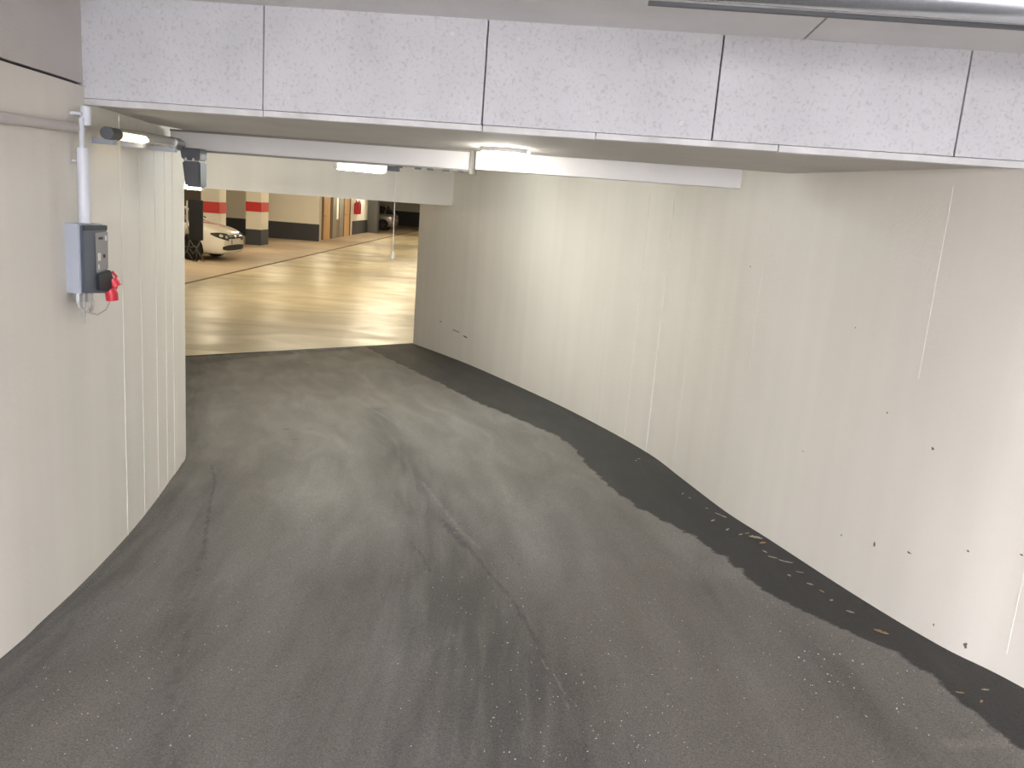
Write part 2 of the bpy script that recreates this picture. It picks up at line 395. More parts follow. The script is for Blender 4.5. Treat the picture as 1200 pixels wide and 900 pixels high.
bm = B(); wall_strip(bm, [p for p in LW if p.y > 3.6], .001, 2.49, 2.75, side=1)
struct(link('wall_left', bm, M_wall, smooth=SM), 'top of the left wall behind the ceiling beam')

def ridge(P, y, wall, side, w=.006, d=.004, z1=2.42, z0=None):
    p, t = along(P, y); n = Vector((t.y, -t.x)) if side == 1 else Vector((-t.y, t.x)); w *= .65; d *= .7
    bm = B(); q = p - n * .004 - t * (w / 2)
    obox(bm, q, t, n, w, d + .004, gz(p.x, p.y) - .01 if z0 is None else z0, z1)
    return link('form_ridge', bm, M_ridge, wall)
for y, w_, d_ in ((4.07, .010, .004), (4.392, .008, .003), (4.717, .008, .004), (4.975, .01, .004), (5.19, .012, .004)): ridge(LW, y, wl, 1, w_, d_)
for y, w_, d_, za, zb in ((6.329, .020, .006, None, 2.33), (6.731, .010, .004, None, 2.33), (5.783, .009, .003, None, 2.2), (7.321, .007, .002, None, 2.0), (8.3, .007, .002, .8, 1.9), (4.855, .008, .002, 1.3, 2.35), (3.56, .010, .003, 1.55, 2.36), (2.98, .010, .003, .6, 1.5)):
    ridge(RW, y, wr, -1, w_, d_, zb, za)
# mud splashes and scuffs on the right wall
def splash(y, z, w_, h_):
    p, t = along(RW, y); n = Vector((-t.y, t.x)); bm = B()
    bmesh.ops.create_icosphere(bm, subdivisions=2, radius=1)
    for v in bm.verts:
        c = v.co.copy(); k = 1 + .35 * math.sin(c.x * 5 + c.z * 7 + y * 9)
        v.co = Vector((p.x, p.y, z)) + Vector((t.x, t.y, 0)) * (c.x * w_ * k) + Vector((n.x, n.y, 0)) * (c.y * .0012 + .0004) + Vector((0, 0, c.z * h_ * k))
    link('mud_splash', bm, M_spot, wr)
for a in ((3.64, .75, .006, .012), (3.86, .70, .005, .004), (3.44, .80, .012, .004), (3.18, .93, .006, .004), (3.42, 1.28, .008, .006), (3.70, 1.36, .004, .004),
          (3.12, .55, .008, .012), (3.26, .56, .004, .006), (4.25, 1.0, .004, .003), (5.0, 1.9, .005, .004), (4.0, 1.7, .004, .003), (3.0, 1.0, .006, .003)): splash(*a)
for a in ((11.0, .46, .16, .006), (10.7, .44, .07, .010), (11.5, .5, .04, .006)): splash(*a)

# ------------------------------------------------------------------ front beam with chip boards
BT = (.99436, -.1061); BN = (.1061, .99436); BC = 3.431      # along the beam / away from camera
B0 = (-1.896, 3.653)
def bp(s, dep): return (B0[0] + BT[0] * s + BN[0] * dep, B0[1] + BT[1] * s + BN[1] * dep)
bm = B(); obox(bm, bp(-.25, .03), BT, BN, 4.6, 1.37, 2.43, 3.05)
beam = struct(link('beam', bm, M_soffit), 'wide ceiling beam crossing the ramp, its flat underside behind the chip boards')
bounds = [-.105, .798, 1.707, 2.609, 3.505, 4.41]
for i, (a, b) in enumerate(zip(bounds, bounds[1:])):
    bm = B(); obox(bm, bp(a + .003, -.004 - .002 * (i % 2)), BT, BN, b - a - .006, .034, 2.452, 2.90, bev=.002)
    pn = link('panel', bm, M_chip, beam)
    random.seed(20 + i)
    for sx, sz in ((.10, 2.50), (.45, 2.50), (.80, 2.50), (.10, 2.79), (.45, 2.79), (.80, 2.79)):
        if random.random() < .45:
            sb = B(); q = bp(a + sx + random.uniform(-.03, .03), -.0075); z = sz + random.uniform(-.02, .02)
            tube(sb, [(q[0], q[1], z), (q[0] + BN[0] * .004, q[1] + BN[1] * .004, z)], .008, 10)
            link('screw', sb, M_ceil, pn)
# dark backing seen in the joints
bm = B(); obox(bm, bp(-.2, .018), BT, BN, 4.5, .012, 2.44, 2.9); link('backing', bm, M_darker, beam)
# lower lip, in lengths with small gaps
for i, (a, b) in enumerate(((-.03, .80), (.803, 1.71), (1.713, 2.16), (2.163, 2.86), (2.863, 4.3))):
    bm = B(); obox(bm, bp(a, -.010), BT, BN, b - a, .05, 2.424 + .002 * (i % 2), 2.450, bev=.003)
    struct(link('lip', bm, M_trim, beam))
# ceiling boards in front of the beam (2 m wide)
cz = lambda x: 2.842 - .0085 * x
ce = None
for i, (s0, s1) in enumerate(((-1.1, .90), (.90, 2.90), (2.90, 4.9))):
    bm = B()
    q = [bp(s0 + .004, .02), bp(s1 - .004, .02), bp(s1 - .004, -5.4), bp(s0 + .004, -5.4)]
    vs = [bm.verts.new((p[0], p[1], cz(p[0]) + d)) for d in (0, .02) for p in q]
    for f in ((0, 1, 2, 3), (7, 6, 5, 4)): bm.faces.new([vs[k] for k in f])
    for k in range(4): bm.faces.new((vs[k], vs[k + 4], vs[(k + 1) % 4 + 4], vs[(k + 1) % 4]))
    if ce is None:
        b2 = B(); obox(b2, bp(-1.4, .05), BT, (-BN[0], -BN[1]), 6.9, 5.5, 2.90, 3.1)
        ce = struct(link('ceiling', b2, M_darker), 'grey board ceiling above the ramp entrance')
    link('panel', bm, M_ceil, ce)
bm = B(); q = (-1.03, 3.60); tube(bm, [(q[0], q[1], cz(q[0]) - .012), (q[0], q[1], cz(q[0]) + .005)], .008, 10)
link('screw', bm, M_dark, ce)

# lintel pieces behind the beam
CC = (-1.985, 5.010)
def cp(s, d): return (CC[0] + BT[0] * s + BN[0] * d, CC[1] + BT[1] * s + BN[1] * d)
bm = B(); obox(bm, cp(1.69, .02), BT, BN, 1.47, .10, 2.328, 2.4302, bev=.006)
struct(link('beam', bm, M_white_metal), 'white rectangular lintel under the ceiling beam, right half')
# gate housing = left half: steel box with seam strips, bracket
gh = thing('gate_housing', (*cp(.85, 0), 2.32), 'long white metal housing with dark seams under the beam, above the ramp passage, left half', 'gate housing')
bm = B(); obox(bm, cp(-.09, -.03), BT, BN, 1.77, .14, 2.322, 2.428, bev=.004); link('cover', bm, M_white_metal, gh)
bm = B(); obox(bm, cp(-.09, -.036), BT, BN, 1.77, .01, 2.417, 2.429); link('seam_strip', bm, M_greyframe, gh)
bm = B(); obox(bm, cp(-.09, -.038), BT, BN, 1.77, .03, 2.312, 2.322); link('seam_strip', bm, M_greyframe, gh)
bm = B(); obox(bm, cp(1.672, -.045), BT, BN, .014, .16, 2.300, 2.424); link('end_bracket', bm, M_greyframe, gh)
for s in (1.25, 1.36, 1.43, 1.52, 1.60):
    bm = B(); obox(bm, cp(s, -.041), BT, BN, .035, .02, 2.304, 2.314); link('chain_link', bm, M_dark, gh)

# basement ceiling from behind the lintel on, resting over everything
bm = B(); vs = [(-20, 4.8), (3, 4.6), (3, 66), (-20, 66)]
a = [bm.verts.new((x, y, z)) for z in (2.6, 2.75) for x, y in vs]
for f in ((0, 1, 2, 3), (7, 6, 5, 4)): bm.faces.new([a[k] for k in f])
for k in range(4): bm.faces.new((a[k], a[k + 4], a[(k + 1) % 4 + 4], a[(k + 1) % 4]))
struct(link('ceiling', bm, mat('garage_ceiling_paint', (.70, .66, .58), .8)), 'pale flat ceiling of the parking level')
# drop beam at the foot of the ramp
ET = (.75684, .65359)
bm = B(); P = (END_N[0] * 9.22 + ET[0] * 6.62, END_N[1] * 9.22 + ET[1] * 6.62)
s0 = -5.2 + 6.62
obox(bm, (P[0] - ET[0] * 4.4, P[1] - ET[1] * 4.4), ET, END_N, 4.5, .35, 2.075, 2.61)
struct(link('beam', bm, M_wall), 'deep cream downstand beam crossing above the foot of the ramp')

# ------------------------------------------------------------------ parking level shell
ends = (-4.20, 10.085); ende = (-1.529, 12.391)
bm = B(); f0 = [(-4.4, 9.91), (-1.2, 12.675), (.7, 12.9), (.7, 66), (-7.03, 66), (-7.03, 7.6)]
bm.faces.new([bm.verts.new((x, y, 0)) for x, y in [(-4.4 , 9.912), (-1.2, 12.677), (1.0, 12.9), (1.0, 66), (-7.07, 66), (-7.07, 7.8)]])
struct(link('floor', bm, M_epoxy), 'glossy yellowish driving lane of the parking level')
bm = B(); bm.faces.new([bm.verts.new((x, y, 0)) for x, y in [(-7.07, 7.8), (-7.07, 66), (-20, 66), (-20, 7.8)]])
struct(link('floor', bm, M_bay), 'dull brown parking bay floor beyond the joint line')
bm = B(); box(bm, (-7.12, 7.8, -.01), (-7.03, 64, .006)); struct(link('trim_2', bm, M_joint), 'dark brown joint line between driving lane and parking bays')
bm = B(); q0 = (ends[0] - ET[0] * .15, ends[1] - ET[1] * .15)
obox(bm, q0, ET, END_N, 3.68, .035, -.01, .006); struct(link('trim_3', bm, M_darker), 'dark strip drawn as the shadow line where the asphalt ramp meets the lane')  # strip stands in for the small shadow at the ramp foot

def dado_wall(name, lo, hi, label, dz, dlo, dhi, mt=None):
    bm = B(); box(bm, lo, hi); o = struct(link(name, bm, mt or M_cream), label)
    if dz:
        bm = B(); box(bm, (dlo[0], dlo[1], -.01), (dhi[0], dhi[1], dz)); link('dado', bm, M_dado, o)
    return o
dado_wall('wall_back', (-20, 64, 0), (1, 64.2, 2.60), 'far end wall with a tall charcoal dado', 1.06, (-20, 63.99), (1, 64.01))
dado_wall('wall_middle', (-20, 36.2, 0), (-8.75, 36.6, 2.60), 'cream wall with charcoal dado behind the columns', .71, (-20, 36.185), (-8.74, 36.3))
bm = B(); box(bm, (-18, 36.12, 0), (-13.3, 36.19, 2.59)); struct(link('trim_8', bm, M_greyframe), 'grey field on the cream wall left of the first column')
sw = dado_wall('wall_side', (-9.3, 36.6, 0), (-8.9, 48.2, 2.60), 'side wall of the parking level with wooden doors', .70, (-9.0, 44.0), (-8.885, 48.2))
struct(link('wall_far_left', (lambda b: (box(b, (-20.2, 7.6, 0), (-20, 66, 2.60)), b)[1])(B()), M_cream), 'outer wall of the parking bays')
struct(link('wall_far_right', (lambda b: (box(b, (.9, 12.6, 0), (1.1, 66, 2.60)), b)[1])(B()), M_cream), 'wall along the right side of the lane')
bm = B(); obox(bm, (ends[0], ends[1]), (-ET[0], -ET[1]), (-END_N[0], -END_N[1]), 3.2, .2, 0, 2.61)
box(bm, (-20, 7.85, 0), (-6.2, 8.05, 2.61)); struct(link('wall_near_left', bm, M_cream), 'cream wall left of the ramp foot facing the bays')
bm = B(); obox(bm, (ende[0] + .02, ende[1] + .015), ET, (-END_N[0], -END_N[1]), 3.2, .2, 0, 2.61); struct(link('wall_near_right', bm, M_cream), 'cream wall right of the ramp foot facing the lane')

def door(name, y0, y1, label):
    bm = B(); box(bm, (-8.93, y0, 0), (-8.87, y1, 2.1)); o = struct(link(name, bm, M_wood), label)
    for a, b, c, d in ((y0 - .12, y0, 0, 2.18), (y1, y1 + .12, 0, 2.18), (y0, y1, 2.1, 2.18)):
        bm = B(); box(bm, (-8.93, a, c), (-8.83, b, d)); link('door_frame', bm, M_brown, o)
    bm = B(); tube(bm, [(-8.86, y0 + .12, 1.05), (-8.80, y0 + .12, 1.05), (-8.80, y0 + .27, 1.05)], .012, 8); link('door_handle', bm, M_chrome, o)
    return o
door('door_1', 37.45, 38.85, 'light wooden door nearest the cream wall corner')
door('door_2', 41.75, 43.1, 'light wooden door left of the red extinguishers')
bm = B(); box(bm, (-8.93, 39.05, 0), (-8.80, 39.85, 2.60)); struct(link('trim_4', bm, M_greyframe), 'grey pilaster between the two wooden doors')
bm = B(); box(bm, (-8.93, 40.7, 0), (-8.85, 41.6, 2.60)); struct(link('trim_5', bm, M_greyframe), 'olive grey panel just left of the second wooden door')
bm = B(); box(bm, (-8.93, 39.9, 0), (-8.86, 40.6, .85)); struct(link('trim_6', bm, M_brown), 'low brown panel between the pilaster and olive panel')

def column(x0, x1, y0, dy, label, grp, body=M_cream, red=True, dz=.56):
    t = thing('column', ((x0 + x1) / 2, y0 + dy / 2, 0), label, 'column', grp)
    t['kind'] = 'structure'
    bm = B(); box(bm, (x0, y0, 0), (x1, y0 + dy, 2.599), bev=.01); link('shaft', bm, body, t)
    if red:
        e = .006
        bm = B(); box(bm, (x0 - e, y0 - e, 1.20), (x1 + e, y0 + dy + e, 1.545)); link('red_band', bm, M_redband, t)
        bm = B(); box(bm, (x0 - e, y0 - e, 0), (x1 + e, y0 + dy + e, dz)); link('black_base', bm, M_dado, t)
    return t
column(-10.02, -9.45, 26.3, .6, 'cream square column with red band right behind the white car', None)
column(-10.17, -9.61, 31.0, .9, 'cream square column with red band and black base, standing clear right of the white car', None)
column(-8.92, -8.33, 48.2, .6, 'plain dark grey column beside the silver car', None, M_darkcol, False)

# ------------------------------------------------------------------ lamps
def tube_lamp(a, b, z, r, m, label, group=None, hang=True):
    a = Vector((*a, z)); b = Vector((*b, z)); d = (b - a).normalized(); c = (a + b) / 2
    t = thing('ceiling_lamp', c + Vector((0, 0, .03)), label, 'lamp', group)
    nx = Vector((-d.y, d.x, 0))
    bm = B(); q = a - nx * r * .9; obox(bm, (q.x, q.y), (d.x, d.y), (nx.x, nx.y), (b - a).length, r * 1.8, z + r * .55, z + r * 1.2 + .02, bev=.003); link('housing', bm, M_white_metal, t)
    bm = B(); tube(bm, [a + d * .02, a + d * .035, b - d * .035, b - d * .02], [r * .7, r, r, r * .7], 10); link('diffuser', bm, m, t, smooth=SM)
    for p, s in ((a, 1), (b, -1)):
        bm = B(); tube(bm, [p, p + d * .022 * s], r * .95, 10); link('end_cap', bm, M_white_metal, t)
    for k in (.25, .75) if hang else ():
        p = a.lerp(b, k); bm = B(); tube(bm, [p + Vector((0, 0, r)), Vector((p.x, p.y, 2.602))], .006, 6); link('hanger', bm, M_grey_metal, t)
    return t
tube_lamp((-1.74, 7.74), (-1.36, 8.16), 2.375, .032, M_diff_ramp, 'glowing short tube lamp hanging in front of the deep cream beam')
for x, y in ((-.55, 5.9), (-1.0, 7.0), (-.9, 8.1)):  # fill lamps added out of view to lift the far wall
    tube_lamp((x - .3, y), (x + .3, y), 2.53, .03, M_diff_fill, 'unseen tube lamp added on the passage ceiling to brighten the far wall', 'added passage lamps behind the lintel')
for x, y, tx in ((-4.4, 16.5, 1), (-3.4, 19.5, 1), (-4.2, 25.5, 1), (-4.4, 33, 1), (-4.4, 42, 1), (-5, 53, 1), (-7.9, 21.2, 0), (-10.6, 23.4, 0), (-8.4, 28.6, 0), (-8.0, 33.6, 0), (-7.4, 40.5, 0), (-7.6, 46.0, 0), (-15.5, 24, 0)):
    tube_lamp((x - .65 * tx, y - .65 * (1 - tx)), (x + .65 * tx, y + .65 * (1 - tx)), 2.36, .045, M_diff_warm, 'warm tube lamp under the parking level ceiling, hidden by the deep beam', 'warm tube lamps of the parking level')
# lamp seen end-on past the left wall
lw_ = tube_lamp((-3.32, 8.22), (-3.095, 8.20), 2.085, .022, M_diff_ramp, 'small bright white lamp just below the dark hanging box', None, False)
b2 = B(); q_, t_ = along(LW, 8.22); obox(b2, (q_.x - .02, 8.19), (1, 0), (0, 1), abs(-3.32 - q_.x) + .03, .03, 2.10, 2.13); link('wall_arm', b2, M_white_metal, lw_)

# bulkhead lamp under the beam
t = thing('bulkhead_lamp', (-.134, 4.43, 2.43), 'oval glowing bulkhead lamp under the beam, over the middle of the ramp', 'lamp')
bm = B(); bmesh.ops.create_uvsphere(bm, u_segments=24, v_segments=12, radius=1)
for v in bm.verts: v.co = Vector((-.134 + v.co.x * .112, 4.43 + v.co.y * .055, 2.395 + max(v.co.z, -.9) * .036))
link('diffuser', bm, M_diff_day, t, smooth=True)
bm = B(); bmesh.ops.create_cone(bm, segments=28, radius1=1, radius2=1, depth=1, cap_ends=True)
for v in bm.verts: v.co = Vector((-.134 + v.co.x * .12, 4.43 + v.co.y * .06, 2.418 + v.co.z * .022))
link('base_plate', bm, M_white_metal, t)
bm = B(); box(bm, (-.02, 4.42, 2.41), (.005, 4.44, 2.43)); link('cable_entry', bm, M_grey_metal, t)

# side tube lamp along the left wall
t = thing('wall_lamp', (-1.87, 4.15, 2.33), 'long slim tube lamp, half glowing cream, running along the left wall below the beam', 'lamp')
pA, pB = Vector((-1.795, 3.66, 2.318)), Vector((-1.925, 4.76, 2.338)); d = (pB - pA)
bm = B(); tube(bm, [pA, pA + d * .11], .027, 14); link('end_cap', bm, M_dark, t, smooth=SM)
bm = B(); tube(bm, [pA + d * .11, pA + d * .40, pA + d * .56], [.024, .024, .010], 14); link('glowing_tube', bm, M_diff_side, t, smooth=SM)
bm = B(); tube(bm, [pA + d * .111 + Vector((-.004, 0, .006)), pA + d * .97 + Vector((-.004, 0, .006))], .0255, 14); link('cover', bm, M_tubeclear, t, smooth=SM)
bm = B(); tube(bm, [pA + d * .85 + Vector((0, 0, .0)), pA + d], [.029, .026], 14); link('end_sleeve', bm, M_grey_metal, t, smooth=SM)
for k in (.07, .42, .9):
    p = pA + d * k; q, tt = along(LW, p.y)
    bm = B(); box(bm, (q.x - .01, p.y - .018, p.z - .046), (p.x + .008, p.y + .018, p.z - .022), bev=.003); link('wall_clip', bm, M_pipe if k > .2 else M_box_side, t)

# dark hanging box near the left wall, under the housing
t = thing('signal_box', (-1.85, 4.78, 2.33), 'dark grey box hanging below the left end of the white housing', 'box')
def taper(z0, z1, c0, c1, w0, w1, d0, d1, name, m, bev=.008):
    bm = B(); q = []
    for z, c, w_, d_ in ((z0, c0, w0, d0), (z1, c1, w1, d1)):
        q.append([bm.verts.new((c[0] + sx * w_, c[1] + sy * d_, z)) for sx, sy in ((-1, -1), (1, -1), (1, 1), (-1, 1))])
    bm.faces.new(q[0]); bm.faces.new(q[1][::-1])
    for k in range(4): bm.faces.new((q[0][k], q[1][k], q[1][(k + 1) % 4], q[0][(k + 1) % 4]))
    bmesh.ops.bevel(bm, geom=bm.edges[:], offset=bev, segments=2, affect='EDGES')
    return link(name, bm, m, t)
taper(2.112, 2.252, (-1.848, 4.78), (-1.856, 4.78), .042, .050, .05, .055, 'body', M_dark)
taper(2.256, 2.322, (-1.857, 4.78), (-1.862, 4.78), .050, .056, .055, .06, 'head', M_dark)
for s in (-.03, .012):
    bm = B(); tube(bm, [(-1.85 + s, 4.728, 2.262), (-1.85 + s, 4.715, 2.262)], .008, 8); link('bolt', bm, M_chrome, t)

# pull cord
t = thing('pull_cord_switch', (-.75, 4.93, 2.31), 'thin white pull cord with handle hanging from the housing', 'pull cord')
bm = B(); box(bm, (-.80, 4.885, 2.285), (-.73, 4.915, 2.315), bev=.004); link('bracket', bm, M_dark, t)
bm = B(); tube(bm, [(-.752, 4.90, 2.29), (-.75, 4.90, 1.83)], .0022, 6); link('cord', bm, M_plate, t)
bm = B(); tube(bm, [(-.75, 4.90, 1.838), (-.75, 4.90, 1.825), (-.75, 4.90, 1.795), (-.75, 4.90, 1.787)], [.003, .009, .010, .006], 10); link('handle', bm, M_plate, t, smooth=SM)

# steel roller shaft at the top right
t = thing('roller_shaft', (1.6, 2.6, 2.85), 'shiny steel roller tube under the ceiling at the upper right', 'steel tube')
a_, b_ = Vector((.30, 2.48, 2.788)), Vector((2.22, 2.40, 2.778)); d = b_ - a_
bm = B(); tube(bm, [a_, b_], .052, 32); link('shaft', bm, M_steel, t, smooth=SM)
bm = B(); tube(bm, [a_ + d * .0, a_ + d * .012], .056, 32); link('end_ring', bm, M_dark, t, smooth=SM)
bm = B(); obox(bm, ((a_ - Vector((0, .008, 0))).x, a_.y + .035), (d.x / d.length, d.y / d.length), (0, 1), d.length, .02, 2.726, 2.736); link('guide_strip', bm, M_dark, t)
for k in (.08, .98):
    p = a_ + d * k; bm = B(); box(bm, (p.x - .01, p.y - .02, p.z), (p.x + .01, p.y + .02, cz(p.x) + .001)); link('hanger', bm, M_grey_metal, t)

# ------------------------------------------------------------------ left wall: pipe run, conduit, control box
cond = [(-1.772, y, 2.30 - (3.5 - y) * .02) for y in (1.0, 2.0, 2.8, 3.1, 3.4, 3.56)]
pts = []
for x, y, z in cond:
    q, tt = along(LW, y); pts.append((q.x + .020, y, z + .02))
bm = B(); tube(bm, pts, .020, 14); t = link('wall_pipe', bm, M_wall_upper, smooth=SM)
tag(t, 'horizontal painted pipe running along the left wall toward the tube lamp', 'pipe')

t = thing('conduit', (-1.80, 3.49, 1.95), 'upright white plastic conduit above the wall control box', 'conduit')
cx, cy = along(LW, 3.50)[0].x + .045, 3.50
bm = B(); tube(bm, [(cx, cy, 1.944), (cx, cy, 2.245)], .0235, 16); link('pipe', bm, M_pipe, t, smooth=SM)
bm = B(); tube(bm, [(cx - .003, cy, 2.24), (cx - .003, cy + .004, 2.36)], .010, 10); link('cable', bm, M_pipe, t, smooth=SM)
bm = B(); tube(bm, [(cx + .002, cy + .03, 2.335), (cx + .002, cy + .03, 2.41)], .021, 14); link('coupling', bm, M_pipe, t, smooth=SM)
bm = B(); box(bm, (cx - .075, cy - .005, 2.372), (cx, cy + .015, 2.384)); link('bracket', bm, M_pipe, t)
bm = B(); box(bm, (cx - .06, cy - .006, 2.188), (cx, cy + .006, 2.196)); link('pipe_clip', bm, M_pipe, t)
bm = B(); tube(bm, [(cx, cy, 2.02), (cx, cy, 2.03)], .026, 16); link('collar', bm, M_pipe, t, smooth=SM)

t = thing('control_box', (-1.82, 3.51, 1.64), 'grey wall control box with dark front cover on the left wall under the conduit', 'control box')
y0, y1 = 3.405, 3.606
def quad_prism(bm, yz, x0, x1, bev=.004):
    a = [bm.verts.new((x0, y, z)) for y, z in yz]; b = [bm.verts.new((x1, y, z)) for y, z in yz]
    fs = [bm.faces.new(a), bm.faces.new(b[::-1])]
    n = len(yz)
    for k in range(n): fs.append(bm.faces.new((a[k], b[k], b[(k + 1) % n], a[(k + 1) % n])))
    if bev: bmesh.ops.bevel(bm, geom=bm.edges[:], offset=bev, segments=2, affect='EDGES')
bm = B(); quad_prism(bm, [(y0, 1.660), (y1, 1.650), (y1, 1.940), (y0, 1.944)], -1.880, -1.792); link('body', bm, M_box_side, t)
bm = B(); quad_prism(bm, [(y0 + .002, 1.664), (y1 - .006, 1.645), (y1 - .002, 1.935), (y0 + .002, 1.940)], -1.790, -1.776); link('cover', bm, M_box_front, t)
bm = B(); quad_prism(bm, [(y0 + .004, 1.918), (y1 - .004, 1.915), (y1 - .004, 1.934), (y0 + .004, 1.938)], -1.778, -1.773, .001); link('top_lip', bm, M_darker, t)
bm = B(); quad_prism(bm, [(3.505, 1.742), (3.598, 1.752), (3.600, 1.908), (3.503, 1.905)], -1.777, -1.771, .001); lp = link('label_plate', bm, M_label, t)
for ya, yb, za, zb, mm in ((3.52, 3.555, 1.878, 1.888, M_darker), (3.575, 3.588, 1.872, 1.893, M_pipe), (3.51, 3.532, 1.79, 1.822, M_plate), (3.555, 3.572, 1.800, 1.815, M_darker), (3.51, 3.52, 1.755, 1.775, M_plate)):
    bm = B(); box(bm, (-1.772, ya, za), (-1.7695, yb, zb)); link('sticker', bm, mm, lp)
bm = B(); quad_prism(bm, [(3.50, 1.668), (3.605, 1.652), (3.640, 1.690), (3.61, 1.745), (3.50, 1.735)], -1.790, -1.765); link('socket_housing', bm, M_darker, t)
for y, z, m_ in ((3.425, 1.66, M_brass), (3.468, 1.655, M_brass), (3.515, 1.652, M_cable)):
    bm = B(); tube(bm, [(-1.815, y, z), (-1.815, y, z - .035)], .016, 8); link('gland', bm, m_, t)
# red plug socket
bm = B(); tube(bm, [(-1.775, 3.612, 1.665), (-1.770, 3.618, 1.640), (-1.768, 3.620, 1.612)], [.022, .026, .025], 14); rs = link('red_plug', bm, M_red, t, smooth=SM)
bm = B(); tube(bm, [(-1.772, 3.632, 1.705), (-1.758, 3.636, 1.672)], [.024, .024], 14); link('red_lid', bm, M_red, t, smooth=SM)
bm = B(); tube(bm, [(-1.772, 3.634, 1.735), (-1.764, 3.652, 1.715), (-1.762, 3.655, 1.68), (-1.766, 3.645, 1.655)], .006, 8); link('red_hinge', bm, M_red, t, smooth=SM)
# cables below
def arc(c, r, a0, a1, x, n=14): return [(x, c[0] + r * math.cos(math.radians(a0 + (a1 - a0) * k / n)), c[1] + r * math.sin(math.radians(a0 + (a1 - a0) * k / n))) for k in range(n + 1)]
bm = B(); tube(bm, arc((3.498, 1.605), .027, 150, 390, -1.805), .007, 8); link('cable_loop', bm, M_cable, t, smooth=SM)
bm = B(); tube(bm, [(-1.815, 3.425, 1.63), (-1.812, 3.43, 1.60), (-1.81, 3.45, 1.585), (-1.81, 3.46, 1.56)], .007, 8); link('cable', bm, M_cable, t, smooth=SM)
bm = B(); tube(bm, [(-1.812, 3.45, 1.60), (-1.80, 3.47, 1.575), (-1.79, 3.53, 1.558), (-1.78, 3.59, 1.575), (-1.775, 3.615, 1.612)], .003, 8); link('chain', bm, M_cable, t, smooth=SM)
bm = B(); tube(bm, [(-1.815, 3.468, 1.63), (-1.81, 3.462, 1.59), (-1.81, 3.458, 1.53)], .006, 8); link('cable', bm, M_cable, t, smooth=SM)

